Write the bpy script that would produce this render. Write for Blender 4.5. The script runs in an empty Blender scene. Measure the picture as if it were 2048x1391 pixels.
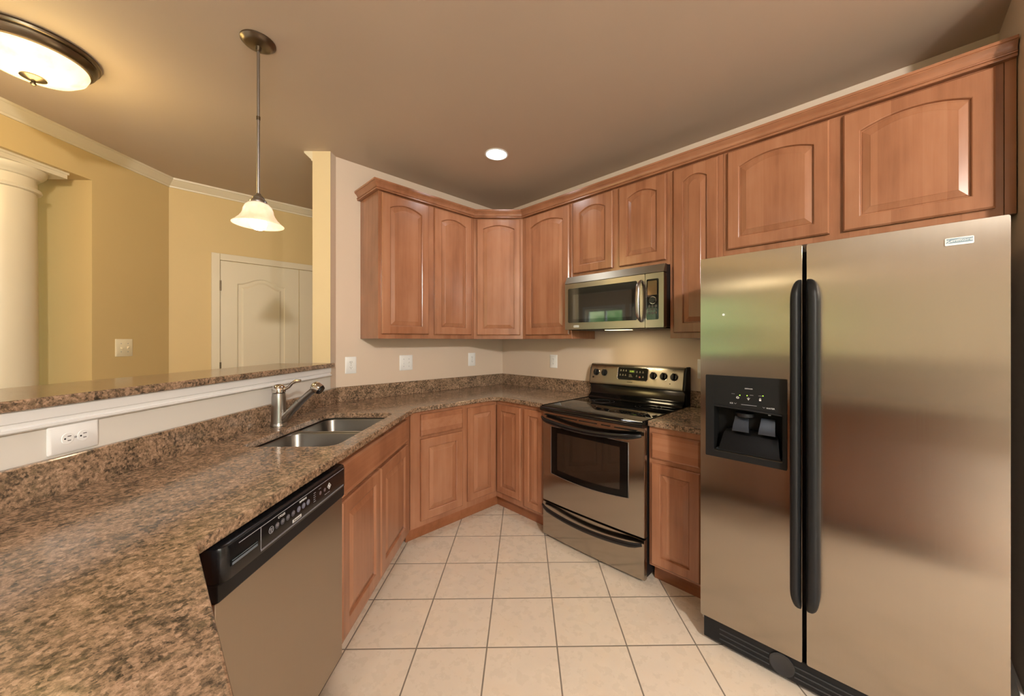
import bpy, bmesh, math, random
from mathutils import Vector, Matrix
random.seed(7)
sc = bpy.context.scene
COL = sc.collection
PI = math.pi
S2 = math.sqrt(.5)

# ------------------------------------------------------------------ camera
CX, CY, CZ, YAW, F, PX, PY = 2.8656, -2.565, 1.3559, 43.9747, 737.03, 1059.1, 681.2
cd = bpy.data.cameras.new('camera'); cam = bpy.data.objects.new('camera', cd); COL.objects.link(cam)
cam.location = (CX, CY, CZ); cam.rotation_euler = (PI/2, 0, math.radians(YAW))
cd.sensor_width = 36; cd.sensor_fit = 'HORIZONTAL'; cd.lens = F/2048*36
cd.shift_x = -(PX-1024)/2048; cd.shift_y = -(695.5-PY)/2048
cd.clip_start = .02
sc.camera = cam
sc.view_settings.view_transform = 'Standard'; sc.view_settings.look = 'None'
sc.view_settings.gamma = 1; sc.view_settings.use_curve_mapping = False
sc.view_settings.exposure = 0.15
try:
    sc.cycles.max_bounces = 10; sc.cycles.diffuse_bounces = 6; sc.cycles.glossy_bounces = 5
    sc.cycles.sample_clamp_indirect = 6; sc.cycles.use_denoising = True
except Exception: pass

# ------------------------------------------------------------------ light levels
K_WORLD, K_PENDANT, K_FLUSH, K_CAN, K_HOOD, K_PATIO_FILL, K_ADDED_CAN, K_BREAK = 3.2, 2.4, 10.0, 22.0, 1.2, 30.0, 16.0, 400.0

# world: daylight with trees outside the windows
w = bpy.data.worlds.new('daylight'); sc.world = w; w.use_nodes = True
nt = w.node_tree; N = nt.nodes; LK = nt.links
for n in list(N): N.remove(n)
out = N.new('ShaderNodeOutputWorld'); bg = N.new('ShaderNodeBackground')
tc = N.new('ShaderNodeTexCoord'); sep = N.new('ShaderNodeSeparateXYZ')
LK.new(tc.outputs['Generated'], sep.inputs[0])
nz = N.new('ShaderNodeTexNoise'); nz.inputs['Scale'].default_value = 14; nz.inputs['Detail'].default_value = 6
LK.new(tc.outputs['Generated'], nz.inputs['Vector'])
cr = N.new('ShaderNodeValToRGB'); e = cr.color_ramp.elements
e[0].position = .36; e[0].color = (.03, .09, .03, 1); e[1].position = .66; e[1].color = (.85, 1.0, .55, 1)
x = cr.color_ramp.elements.new(.5); x.color = (.20, .40, .14, 1)
LK.new(nz.outputs['Fac'], cr.inputs[0])
add = N.new('ShaderNodeMath'); add.operation = 'MULTIPLY_ADD'; LK.new(nz.outputs['Fac'], add.inputs[0]); add.inputs[1].default_value = .35; LK.new(sep.outputs['Z'], add.inputs[2])
mr = N.new('ShaderNodeMapRange'); mr.inputs[1].default_value = .42; mr.inputs[2].default_value = .56; LK.new(add.outputs[0], mr.inputs[0])
mx = N.new('ShaderNodeMix'); mx.data_type = 'RGBA'
LK.new(mr.outputs[0], mx.inputs[0]); LK.new(cr.outputs[0], mx.inputs[6]); mx.inputs[7].default_value = (3.0, 3.5, 4.4, 1)
LK.new(mx.outputs[2], bg.inputs[0]); bg.inputs[1].default_value = K_WORLD; LK.new(bg.outputs[0], out.inputs[0])

def lamp(name, kind, loc, power, color, **kw):
    d = bpy.data.lights.new(name, kind); d.energy = power; d.color = color
    rot = kw.pop('rot', (0, 0, 0)); par = kw.pop('parent', None)
    for k, v in kw.items(): setattr(d, k, v)
    o = bpy.data.objects.new(name, d); COL.objects.link(o); o.location = loc; o.rotation_euler = rot
    if par: o.parent = par
    return o

# window openings in the rear wall (daylight portals sit in them)
YS = -7.0
WIN = [(-3.35, -2.15), (-1.85, -.65), (-.35, .85), (1.15, 2.35)]
WZ0, WZ1 = .62, 2.24
for a, b in WIN:
    lamp('daylight_portal', 'AREA', ((a+b)/2, YS+.03, (WZ0+WZ1)/2), 1, (1, 1, 1), shape='RECTANGLE', size=b-a, size_y=WZ1-WZ0, rot=(PI/2, 0, PI)).data.cycles.is_portal = True

# invented patio door in the far right wall, with an added fill light in it
PD = (-5.4, -2.2, .06, 2.15)
lamp('patio_fill_light', 'AREA', (5.53, (PD[0]+PD[1])/2, (PD[2]+PD[3])/2), K_PATIO_FILL, (.93, .97, 1), shape='RECTANGLE', size=PD[3]-PD[2], size_y=PD[1]-PD[0], rot=(0, PI/2, 0))

# ------------------------------------------------------------------ materials
def srgb(r, g, b):
    f = lambda c: (c/255/12.92 if c/255 <= .04045 else ((c/255+.055)/1.055)**2.4)
    return (f(r), f(g), f(b), 1)
class M:
    def __init__(s, name, rough=.5, metal=0, col=(.5, .5, .5, 1), spec=.5):
        s.m = bpy.data.materials.new(name); s.m.use_nodes = True
        s.t = s.m.node_tree; s.n = s.t.nodes; s.l = s.t.links
        s.b = s.n['Principled BSDF']
        s.b.inputs['Roughness'].default_value = rough; s.b.inputs['Metallic'].default_value = metal
        s.b.inputs['Base Color'].default_value = col; s.b.inputs['Specular IOR Level'].default_value = spec
    def node(s, t, **kw):
        n = s.n.new(t)
        for k, v in kw.items():
            if k.startswith('i_'): n.inputs[k[2:].replace('_', ' ')].default_value = v
            else: setattr(n, k, v)
        return n
    def link(s, a, b): s.l.new(a, b)
    def coord(s, world=False):
        return s.node('ShaderNodeNewGeometry').outputs['Position'] if world else s.node('ShaderNodeTexCoord').outputs['Object']
    def mapping(s, v, scale=(1, 1, 1), rot=(0, 0, 0), loc=(0, 0, 0)):
        m = s.node('ShaderNodeMapping'); m.inputs['Scale'].default_value = scale; m.inputs['Rotation'].default_value = rot; m.inputs['Location'].default_value = loc
        s.link(v, m.inputs['Vector']); return m.outputs[0]
    def noise(s, v, scale, detail=4, rough=.55):
        n = s.node('ShaderNodeTexNoise'); n.inputs['Scale'].default_value = scale; n.inputs['Detail'].default_value = detail; n.inputs['Roughness'].default_value = rough
        s.link(v, n.inputs['Vector']); return n.outputs['Fac']
    def ramp(s, f, stops, interp='LINEAR'):
        r = s.node('ShaderNodeValToRGB'); r.color_ramp.interpolation = interp
        el = r.color_ramp.elements
        while len(el) < len(stops): el.new(.5)
        for e_, (p, c) in zip(el, stops): e_.position = p; e_.color = c
        s.link(f, r.inputs[0]); return r.outputs[0]
    def math(s, op, a, b=None, c=None):
        n = s.node('ShaderNodeMath', operation=op)
        for i, v in enumerate((a, b, c)):
            if v is None: continue
            if isinstance(v, (int, float)): n.inputs[i].default_value = v
            else: s.link(v, n.inputs[i])
        return n.outputs[0]
    def mix(s, f, a, b, blend='MIX'):
        n = s.node('ShaderNodeMix', data_type='RGBA', blend_type=blend)
        for i, v in ((0, f), (6, a), (7, b)):
            if isinstance(v, (int, float, tuple)): n.inputs[i].default_value = v
            else: s.link(v, n.inputs[i])
        return n.outputs[2]
    def col(s, c): s.link(c, s.b.inputs['Base Color']); return s
    def rough(s, c): s.link(c, s.b.inputs['Roughness']); return s
    def bump(s, h, strength=.2, dist=.002):
        n = s.node('ShaderNodeBump'); n.inputs['Strength'].default_value = strength; n.inputs['Distance'].default_value = dist
        s.link(h, n.inputs['Height']); s.link(n.outputs[0], s.b.inputs['Normal']); return s

def paint(name, c, rough=.55, bump=.06):
    m = M(name, rough); p = m.coord(True)
    f = m.noise(p, 2.2, 3)
    a = tuple(v*.97 for v in c[:3])+(1,); b = tuple(min(1, v*1.03) for v in c[:3])+(1,)
    m.col(m.mix(f, a, b)); m.bump(m.noise(p, 260, 2), bump, .001); return m.m
WALL = paint('greige_wall_paint', srgb(210, 192, 174))
TAN = paint('tan_wall_paint', srgb(206, 180, 128))
HALF = paint('white_wall_paint', srgb(214, 210, 203))
CEIL = paint('ceiling_paint', srgb(188, 171, 155), .7)
TRIM = paint('cream_trim_paint', srgb(216, 204, 180), .35, .02)
POST = paint('cream_wall_paint', srgb(214, 194, 156))
WTRIM = paint('white_trim_paint', srgb(226, 226, 226), .35, .02)
WHITE = M('white_plastic', .3, 0, srgb(232, 232, 232)).m
IVORY = M('ivory_plastic', .3, 0, srgb(235, 222, 190)).m
BLACK = M('black_gloss_plastic', .24, 0, (.005, .005, .006, 1), .35).m
SATIN = M('black_satin_plastic', .45, 0, (.008, .0085, .0095, 1), .25).m
DARK = M('dark_slot', .6, 0, (.004, .004, .004, 1), .15).m
GLASSK = M('black_glass', .04, 0, (.004, .004, .004, 1), .5).m
GLASSM = M('black_microwave_glass', .04, 0, (.004, .004, .004, 1), 1.0).m
PANEK = M('smoked_oven_glass', .06, 0, (.02, .013, .009, 1), .6).m
GREY = M('printed_grey', .5, 0, srgb(150, 150, 155)).m
LGREY = M('printed_white', .5, 0, srgb(205, 205, 205)).m
RING = M('burner_ring_print', .3, 0, srgb(48, 47, 46)).m
CHROME = M('polished_chrome', .1, 1, srgb(205, 200, 195)).m
NICKEL = M('brushed_nickel', .28, 1, srgb(166, 163, 160)).m
BRONZE = M('antique_nickel', .32, 1, srgb(120, 108, 92)).m
BLUEG = M('blue_badge', .35, .3, srgb(130, 150, 165)).m
ESC = M('silver_badge', .35, .2, srgb(225, 230, 232)).m

def emis(name, c, k):
    m = M(name, .3, 0, c); m.b.inputs['Emission Color'].default_value = c; m.b.inputs['Emission Strength'].default_value = k; return m.m
GREEN = emis('green_indicator', (.35, .75, .05, 1), 1.2)
DIGIT = emis('green_digits', (.35, .55, .05, 1), .5)

def wood(name, base, dark, light, grain_axis=2):
    m = M(name, .33, 0, base, .45); v = m.coord()
    oi = m.node('ShaderNodeObjectInfo')
    off = m.node('ShaderNodeCombineXYZ'); m.link(oi.outputs['Random'], off.inputs[0]); m.link(oi.outputs['Random'], off.inputs[2])
    va = m.node('ShaderNodeVectorMath', operation='MULTIPLY_ADD'); m.link(off.outputs[0], va.inputs[0]); va.inputs[1].default_value = (7, 7, 7); m.link(v, va.inputs[2])
    sc_ = [26, 26, 26]; sc_[grain_axis] = 1.7
    g = m.noise(m.mapping(va.outputs[0], tuple(sc_)), 1.0, 5, .6)
    sp = m.node('ShaderNodeSeparateXYZ'); m.link(va.outputs[0], sp.inputs[0])
    ax = sp.outputs[0] if grain_axis == 2 else sp.outputs[2]
    st = m.math('FLOOR', m.math('DIVIDE', ax, .068))
    wn = m.node('ShaderNodeTexWhiteNoise', noise_dimensions='1D'); m.link(st, wn.inputs['W'])
    bl = m.noise(m.mapping(va.outputs[0], (5, 5, 2.2)), 1.0, 3)
    fine = m.noise(m.mapping(va.outputs[0], tuple(9*q if i != grain_axis else 4 for i, q in enumerate(sc_))), 1.0, 2)
    f = m.math('ADD', m.math('MULTIPLY', g, .30), m.math('MULTIPLY', wn.outputs[0], .15))
    f = m.math('ADD', f, m.math('MULTIPLY', bl, .50)); f = m.math('ADD', f, m.math('MULTIPLY', fine, .05))
    m.col(m.ramp(f, [(.30, dark), (.50, base), (.74, light)]))
    m.rough(m.math('MULTIPLY_ADD', g, .10, .19)); m.bump(fine, .03, .001); m.b.inputs['Coat Weight'].default_value = .25; m.b.inputs['Coat Roughness'].default_value = .16; return m.m
WOOD = wood('maple_wood', srgb(151, 102, 74), srgb(126, 80, 55), srgb(170, 121, 92))
WOODH = wood('maple_wood_horizontal', srgb(151, 102, 74), srgb(126, 80, 55), srgb(170, 121, 92), 0)
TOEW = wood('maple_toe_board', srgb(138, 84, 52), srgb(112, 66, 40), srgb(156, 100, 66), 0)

def granite():
    m = M('brown_granite', .12, 0, (.3, .2, .15, 1), .5); p = m.coord(True)
    a = m.noise(p, 100, 10, .72); b = m.noise(p, 260, 4, .7); c = m.noise(p, 16, 5, .65)
    pv = m.node('ShaderNodeVectorMath', operation='MULTIPLY_ADD')
    nc = m.node('ShaderNodeTexNoise'); nc.inputs['Scale'].default_value = 160; m.link(p, nc.inputs['Vector'])
    m.link(nc.outputs['Color'], pv.inputs[0]); pv.inputs[1].default_value = (.009, .009, .009); m.link(p, pv.inputs[2])
    vo = m.node('ShaderNodeTexVoronoi'); vo.inputs['Scale'].default_value = 120; m.link(pv.outputs[0], vo.inputs['Vector'])
    vb = m.node('ShaderNodeSeparateColor'); m.link(vo.outputs['Color'], vb.inputs[0])
    f = m.math('ADD', m.math('MULTIPLY', a, .58), m.math('MULTIPLY', vb.outputs[0], .13))
    f = m.math('ADD', f, m.math('MULTIPLY', c, .30))
    base = m.ramp(f, [(.39, srgb(56, 48, 40)), (.455, srgb(100, 84, 68)), (.515, srgb(136, 112, 90)), (.585, srgb(160, 132, 109)), (.66, srgb(188, 160, 136)), (.74, srgb(160, 146, 120))])
    sp = m.ramp(b, [(.56, (0, 0, 0, 1)), (.66, (1, 1, 1, 1))])
    c1 = m.mix(m.math('MULTIPLY', sp, .7), base, srgb(70, 60, 50))
    pk = m.ramp(m.noise(p, 55, 6, .7), [(.56, (0, 0, 0, 1)), (.64, (1, 1, 1, 1))])
    c1 = m.mix(m.math('MULTIPLY', pk, .45), c1, srgb(186, 154, 130))
    oc = m.ramp(m.noise(m.mapping(p, (1, 1, 1), (0, 0, 0), (3, 5, 1)), 38, 6, .7), [(.56, (0, 0, 0, 1)), (.66, (1, 1, 1, 1))])
    c2 = m.mix(m.math('MULTIPLY', oc, .6), c1, srgb(96, 86, 64))
    m.col(c2); m.rough(m.math('MULTIPLY_ADD', a, .1, .10)); return m.m
GRANITE = granite()

def steel(name, tangent, c=srgb(170, 162, 151), rough=.185, aniso=.93, streak=(1, 1, 1), wave=None):
    m = M(name, rough, 1, c)
    m.b.inputs['Anisotropic'].default_value = aniso
    cv = m.node('ShaderNodeCombineXYZ')
    for i, v in enumerate(tangent): cv.inputs[i].default_value = v
    m.link(cv.outputs[0], m.b.inputs['Tangent'])
    g = m.noise(m.mapping(m.coord(), streak), 1, 3)
    cl = m.noise(m.coord(), 3.0, 3)
    m.rough(m.math('ADD', m.math('MULTIPLY_ADD', g, .04, rough-.04), m.math('MULTIPLY', cl, .04)))
    if wave: m.bump(m.noise(m.mapping(m.coord(), wave), 1, 1), .10, .02)
    a = tuple(v*.93 for v in c[:3])+(1,); m.col(m.mix(g, a, c)); return m.m
ST_R = steel('brushed_steel', (1, 0, 0), streak=(700, 700, 3), wave=(1.2, 1, 5))
ST_H = steel('brushed_steel_panel', (0, 0, 1), rough=.30, aniso=.8, streak=(3, 700, 700))
ST_P = steel('brushed_steel_dishwasher', (S2, -S2, 0), srgb(178, 166, 150), .32, .8, streak=(700, 700, 3))
ST_S = steel('sink_steel', (0, 0, 1), srgb(128, 126, 122), .36, .3, streak=(60, 60, 60))

def tile():
    m = M('beige_floor_tile', .3, 0, (.6, .5, .4, 1), .45); p = m.coord(True)
    ta = math.radians(44.8736); ts = .3109; bx, by = .9394, -.8615
    sp = m.node('ShaderNodeSeparateXYZ'); m.link(p, sp.inputs[0])
    X = m.math('SUBTRACT', sp.outputs[0], bx); Y = m.math('SUBTRACT', sp.outputs[1], by)
    c, s = math.cos(ta)/ts, math.sin(ta)/ts
    u = m.math('ADD', m.math('MULTIPLY', X, c), m.math('MULTIPLY', Y, s))
    v = m.math('SUBTRACT', m.math('MULTIPLY', X, s), m.math('MULTIPLY', Y, c))
    def edge(q): # distance to nearest joint
        fr = m.math('FRACT', q); return m.math('MINIMUM', fr, m.math('SUBTRACT', 1.0, fr))
    d = m.math('MINIMUM', edge(u), edge(v))
    g = m.ramp(d, [(.007, (1, 1, 1, 1)), (.012, (0, 0, 0, 1))])
    cell = m.node('ShaderNodeCombineXYZ'); m.link(m.math('FLOOR', u), cell.inputs[0]); m.link(m.math('FLOOR', v), cell.inputs[1])
    wn = m.node('ShaderNodeTexWhiteNoise', noise_dimensions='3D'); m.link(cell.outputs[0], wn.inputs['Vector'])
    va = m.node('ShaderNodeVectorMath', operation='MULTIPLY_ADD'); m.link(wn.outputs['Color'], va.inputs[0]); va.inputs[1].default_value = (9, 9, 9); m.link(p, va.inputs[2])
    n1 = m.noise(va.outputs[0], 6, 6, .62); n2 = m.noise(va.outputs[0], 22, 5, .6)
    f = m.math('ADD', m.math('MULTIPLY', n1, .85), m.math('MULTIPLY', n2, .15))
    t = m.ramp(f, [(.25, srgb(210, 197, 178)), (.5, srgb(219, 203, 181)), (.68, srgb(221, 200, 172)), (.85, srgb(214, 189, 160))])
    t = m.mix(.4, t, srgb(218, 202, 180))
    t = m.mix(m.math('MULTIPLY', wn.outputs['Value'], .12), t, srgb(214, 200, 186))
    m.col(m.mix(g, t, srgb(118, 106, 92)))
    m.rough(m.math('MULTIPLY_ADD', g, .5, m.math('MULTIPLY_ADD', n2, .12, .22)))
    m.bump(m.math('SUBTRACT', 1.0, g), .5, .002); return m.m
TILE = tile()

def thin_glass():
    m = M('window_glass', 0); t = m.node('ShaderNodeBsdfTransparent'); g = m.node('ShaderNodeBsdfGlossy'); g.inputs['Roughness'].default_value = .02
    mx_ = m.node('ShaderNodeMixShader'); mx_.inputs[0].default_value = .06
    m.link(t.outputs[0], mx_.inputs[1]); m.link(g.outputs[0], mx_.inputs[2])
    m.link(mx_.outputs[0], m.n['Material Output'].inputs['Surface']); return m.m
WGLASS = thin_glass()

def alabaster(name, c, k, vein, trans):
    m = M(name, .25, 0, c); f = m.noise(m.coord(), 9, 4, .6)
    cc = m.mix(m.ramp(f, [(.42, (0, 0, 0, 1)), (.62, (1, 1, 1, 1))]), c, vein)
    m.col(cc); m.link(cc, m.b.inputs['Emission Color']); m.b.inputs['Emission Strength'].default_value = k
    tr = m.node('ShaderNodeBsdfTranslucent'); m.link(cc, tr.inputs['Color'])
    ms = m.node('ShaderNodeMixShader'); ms.inputs[0].default_value = trans
    m.link(m.b.outputs[0], ms.inputs[1]); m.link(tr.outputs[0], ms.inputs[2]); m.link(ms.outputs[0], m.n['Material Output'].inputs['Surface'])
    return m.m
SHADE = alabaster('alabaster_shade', (.72, .57, .43, 1), .80, (.70, .46, .30, 1), .10)
BOWL = alabaster('alabaster_bowl', (1.0, .80, .46, 1), 2.0, (1, .68, .34, 1), .3)
BULB = emis('lit_bulb', (1, .95, .88, 1), 3)
FARB = emis('added_far_bowl_glow', (1, .85, .55, 1), 30)  # strong glow of the added lamp, meant for its reflection in steel
CANL = emis('lit_downlight', (.92, .97, 1, 1), 9)
HOODL = emis('lit_hood_lamp', (1, .82, .45, 1), 2.5)

# ------------------------------------------------------------------ mesh building
class MB:
    def __init__(s): s.b = bmesh.new()
    def _merge(s, t, mat=None):
        if mat is not None: t.transform(mat)
        me = bpy.data.meshes.new('tmp'); t.to_mesh(me); t.free(); s.b.from_mesh(me); bpy.data.meshes.remove(me); return s
    def box(s, x0, x1, y0, y1, z0, z1, bev=0, seg=2, mat=None):
        t = bmesh.new(); bmesh.ops.create_cube(t, size=1)
        for v in t.verts: v.co = Vector(((x0+x1)/2+v.co.x*(x1-x0), (y0+y1)/2+v.co.y*(y1-y0), (z0+z1)/2+v.co.z*(z1-z0)))
        if bev: bmesh.ops.bevel(t, geom=t.edges[:], offset=bev, segments=seg, profile=.5, affect='EDGES')
        return s._merge(t, mat)
    def rings(s, rings, close=True, cap0=True, cap1=True, mat=None):
        t = bmesh.new(); R = [[t.verts.new(p) for p in r] for r in rings]
        n = len(R[0])
        for a, b in zip(R, R[1:]):
            for i in range(n if close else n-1):
                j = (i+1) % n; t.faces.new((a[i], a[j], b[j], b[i]))
        if cap0: t.faces.new(list(reversed(R[0])))
        if cap1: t.faces.new(R[-1])
        bmesh.ops.recalc_face_normals(t, faces=t.faces[:])
        return s._merge(t, mat)
    def cyl(s, p0, p1, r0, r1=None, n=24, mat=None):
        r1 = r0 if r1 is None else r1; p0, p1 = Vector(p0), Vector(p1); d = (p1-p0).normalized()
        u = d.orthogonal().normalized(); v = d.cross(u)
        ring = lambda p, r: [p+u*(r*math.cos(2*PI*i/n))+v*(r*math.sin(2*PI*i/n)) for i in range(n)]
        return s.rings([ring(p0, r0), ring(p1, r1)], mat=mat)
    def lathe(s, prof, n=40, c=(0, 0, 0), cap0=True, cap1=True, mat=None):
        return s.rings([[(c[0]+r*math.cos(2*PI*i/n), c[1]+r*math.sin(2*PI*i/n), c[2]+z) for i in range(n)] for r, z in prof], cap0=cap0, cap1=cap1, mat=mat)
    def tube(s, pts, rad, n=14, flat=1.0, up=None, mat=None):
        pts = [Vector(p) for p in pts]; R = []; rad = rad if isinstance(rad, (list, tuple)) else [rad]*len(pts)
        u = None
        for i, p in enumerate(pts):
            d = (pts[min(i+1, len(pts)-1)]-pts[max(i-1, 0)]).normalized()
            if up is not None: u = (Vector(up)-d*Vector(up).dot(d)).normalized()
            else:
                u = d.orthogonal().normalized() if u is None else (u-d*u.dot(d)).normalized()
            v = d.cross(u)
            R.append([p+u*(rad[i]*math.cos(2*PI*k/n))+v*(rad[i]*flat*math.sin(2*PI*k/n)) for k in range(n)])
        return s.rings(R, mat=mat)
    def prism(s, poly, z0, z1, holes=(), mat=None):
        t = bmesh.new(); loops = [poly]+list(holes); es = []
        for L in loops:
            vs = [t.verts.new((p[0], p[1], z0)) for p in L]
            es += [t.edges.new((vs[i], vs[(i+1) % len(vs)])) for i in range(len(vs))]
        bmesh.ops.triangle_fill(t, use_beauty=True, use_dissolve=False, edges=es)
        bmesh.ops.recalc_face_normals(t, faces=t.faces[:])
        r = bmesh.ops.extrude_face_region(t, geom=t.faces[:])
        for v in r['geom']:
            if isinstance(v, bmesh.types.BMVert): v.co.z = z1
        bmesh.ops.recalc_face_normals(t, faces=t.faces[:])
        return s._merge(t, mat)
    def sweep(s, path, prof, mat=None):
        """profile (out, z) swept along an xy path with mitred corners; out is to the right of the path"""
        P = [Vector((p[0], p[1])) for p in path]; R = []
        for i, p in enumerate(P):
            ds = []
            if i > 0: ds.append((P[i]-P[i-1]).normalized())
            if i < len(P)-1: ds.append((P[i+1]-P[i]).normalized())
            ns = [Vector((d.y, -d.x)) for d in ds]
            if len(ns) == 2:
                m = (ns[0]+ns[1]); m = m/m.length; m = m/max(.2, m.dot(ns[0]))
            else: m = ns[0]
            R.append([(p.x+m.x*o, p.y+m.y*o, z) for o, z in prof])
        return s.rings(R, mat=mat)
    def build(s, name, mat, parent=None, smooth=None, bevel=0, loc=None):
        me = bpy.data.meshes.new(name); bmesh.ops.remove_doubles(s.b, verts=s.b.verts[:], dist=1e-6)
        s.b.to_mesh(me); s.b.free(); me.materials.append(mat)
        o = bpy.data.objects.new(name, me); COL.objects.link(o)
        if parent is not None: o.parent = parent
        if loc: o.location = loc
        if smooth:
            for p in me.polygons: p.use_smooth = True
            try: me.set_sharp_from_angle(angle=math.radians(smooth))
            except Exception: pass
        if bevel:
            b = o.modifiers.new('edge', 'BEVEL'); b.width = bevel; b.segments = 2; b.limit_method = 'ANGLE'; b.angle_limit = math.radians(40); b.harden_normals = False
        return o
def tag(o, label, cat, group=None):
    o['label'] = label; o['category'] = cat
    if group: o['group'] = group
    return o
def thing(name, label, cat, loc=(0, 0, 0), rotz=0, group=None):
    o = bpy.data.objects.new(name, None); COL.objects.link(o); o.location = loc; o.rotation_euler = (0, 0, math.radians(rotz)); o.empty_display_size = .1
    return tag(o, label, cat, group)
def struct(o): o['kind'] = 'structure'; return o
def plab(o, l): o['label'] = l; return o
def rrect(x0, x1, y0, y1, r, n=6):
    pts = []
    for cx, cy, a in ((x1-r, y1-r, 0), (x0+r, y1-r, 90), (x0+r, y0+r, 180), (x1-r, y0+r, 270)):
        for i in range(n+1):
            t = math.radians(a+90*i/n); pts.append((cx+r*math.cos(t), cy+r*math.sin(t)))
    return pts
FRONT = Matrix.Rotation(PI/2, 4, 'X')      # prism (x, z) outline; extrusion z -> -y
def fprism(mb, poly, y_front, y_back, holes=()):
    """outline in the x-z plane, solid from y_front to y_back (front faces -y)"""
    return mb.prism(poly, -y_back, -y_front, holes, FRONT)
def text(body, size, mat, parent, name, x, y, z, ext=.0004, align='CENTER', scale=(1, 1)):
    c = bpy.data.curves.new('t', 'FONT'); c.body = body; c.size = size; c.extrude = ext; c.align_x = align; c.align_y = 'CENTER'; c.resolution_u = 2
    o = bpy.data.objects.new('t', c); me = bpy.data.meshes.new_from_object(o); bpy.data.objects.remove(o); bpy.data.curves.remove(c)
    me.transform(Matrix.Diagonal((scale[0], scale[1], 1, 1))); me.transform(FRONT); me.name = name; me.materials.clear(); me.materials.append(mat)
    ob = bpy.data.objects.new(name, me); COL.objects.link(ob); ob.parent = parent; ob.location = (x, y, z); return ob

# plan helper: peninsula wall frame (s along the wall towards the camera, n into the kitchen)
DP = 1.6173
def pw(s, n): return ((s+n)*S2, -DP+(n-s)*S2)
def pempty(name, label, cat, s, n, z, group=None): 
    x, y = pw(s, n); return thing(name, label, cat, (x, y, z), 135, group)   # local +x = -s, local -y = +n

# ------------------------------------------------------------------ room shell
ZC = 2.69
X1 = 3.222                      # wall to the right of the refrigerator
XD, ND = -1.38, -1.56           # dining room walls
struct(MB().box(-6.2, 5.8, -7.3, 1.2, -.1, 0).build('floor', TILE))
struct(MB().box(-6.2, 5.8, -7.3, 1.2, ZC, ZC+.1).build('ceiling', CEIL))
struct(MB().box(0, X1, 0, .12, 0, ZC).build('wall_range_side', WALL))
struct(MB().box(X1, X1+.12, -.43, .12, 0, ZC).build('wall_right', WALL))
# back-left wall: runs to the bend, then a short stub of the peninsula wall reaching the ceiling
SE = .076; TW = .125
struct(MB().prism([(0, .12), (-.12, .12), (-.12, -DP-.0518), pw(0, -TW), pw(0, 0)], 0, ZC).build('wall_left', WALL))
struct(MB().prism([pw(0, 0), pw(0, -TW), pw(SE-.002, -TW), pw(SE-.002, 0)], 0, ZC).build('wall_stub', WALL))
struct(MB().prism([pw(SE-.002, -.0), pw(SE-.002, -TW), pw(SE, -TW), pw(SE, 0)], 1.2, ZC).build('wall_stub_end', POST))
# half wall of the peninsula
yb = -3.135                     # where the half wall turns along x
def on_n_y(n, y):                # point of the line n=const with given y
    return (n/S2-(y+DP), y)
A = on_n_y(0, yb); B = on_n_y(-TW, yb-TW)
struct(MB().prism([pw(SE, 0), A, (3.4, yb), (3.4, yb-TW), B, pw(SE, -TW)], 0, 1.168).build('wall_half', HALF))
# dining side
c0 = (XD, -DP+ND/S2-XD)          # corner of the two dining walls
def dn(s, n=ND): return pw(s, n)
SO = .150                        # opening edge
struct(MB().prism([(XD, .12), (XD-.12, .12), (XD-.12, c0[1]-.05), c0], 0, ZC).build('wall_dining_door', TAN))
NB = ND-.42
struct(MB().prism([c0, dn(SO), dn(SO, NB), (XD-.6, -DP+NB/S2-XD+.6)], 0, ZC).build('wall_dining_switch', TAN))
struct(MB().prism([dn(SO), dn(3.9), dn(3.9, NB), dn(SO, NB)], 2.443, ZC).build('wall_dining_header', TAN))
struct(MB().prism([dn(3.9), dn(4.6), dn(4.6, NB), dn(3.9, NB)], 0, ZC).build('wall_dining_far', TAN))
struct(MB().box(XD, 0-.12, 0, .12, 0, ZC).build('wall_dining_end', TAN))
# outer shell behind and beside the camera
f = MB()
xs = [-6.2]+[q for w_ in WIN for q in w_]+[5.8]
for i in range(0, len(xs), 2): f.box(xs[i], xs[i+1], YS-.2, YS, 0, ZC)
for a, b in WIN: f.box(a, b, YS-.2, YS, 0, WZ0); f.box(a, b, YS-.2, YS, WZ1, ZC)
struct(f.build('wall_rear', WALL))
struct(MB().box(5.5, 5.7, YS, PD[0], 0, ZC).box(5.5, 5.7, PD[1], 1.1, 0, ZC).box(5.5, 5.7, PD[0], PD[1], PD[3], ZC).box(5.5, 5.7, PD[0], PD[1], 0, PD[2]).build('wall_far_right', WALL))
r = struct(thing('added_patio_door', 'x', 'door', (5.5, PD[0], 0))); del r['label']; del r['category']  # added unseen door framing the fill light
q = MB(); wd_ = PD[1]-PD[0]
for a, b in ((0, .07), (wd_/2-.05, wd_/2+.05), (wd_-.07, wd_)): q.box(-.015, .02, a, b, PD[2], PD[3])
for a, b in ((PD[2], PD[2]+.07), (PD[3]-.07, PD[3])): q.box(-.0149, .0199, .07, wd_-.07, a, b)
q.build('door_frame', WTRIM, r)
MB().box(.001, .006, .06, wd_-.06, PD[2]+.05, PD[3]-.05).build('pane', WGLASS, r)
struct(MB().box(-6.1, -5.9, YS, 1.1, 0, ZC).build('wall_far_left', TAN))
struct(MB().box(-5.9, XD-.12, 1.0, 1.1, 0, ZC).build('wall_far_end', TAN))
struct(MB().box(X1+.12, 5.5, -.12, 0, 0, ZC).build('wall_hall', WALL))
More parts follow.
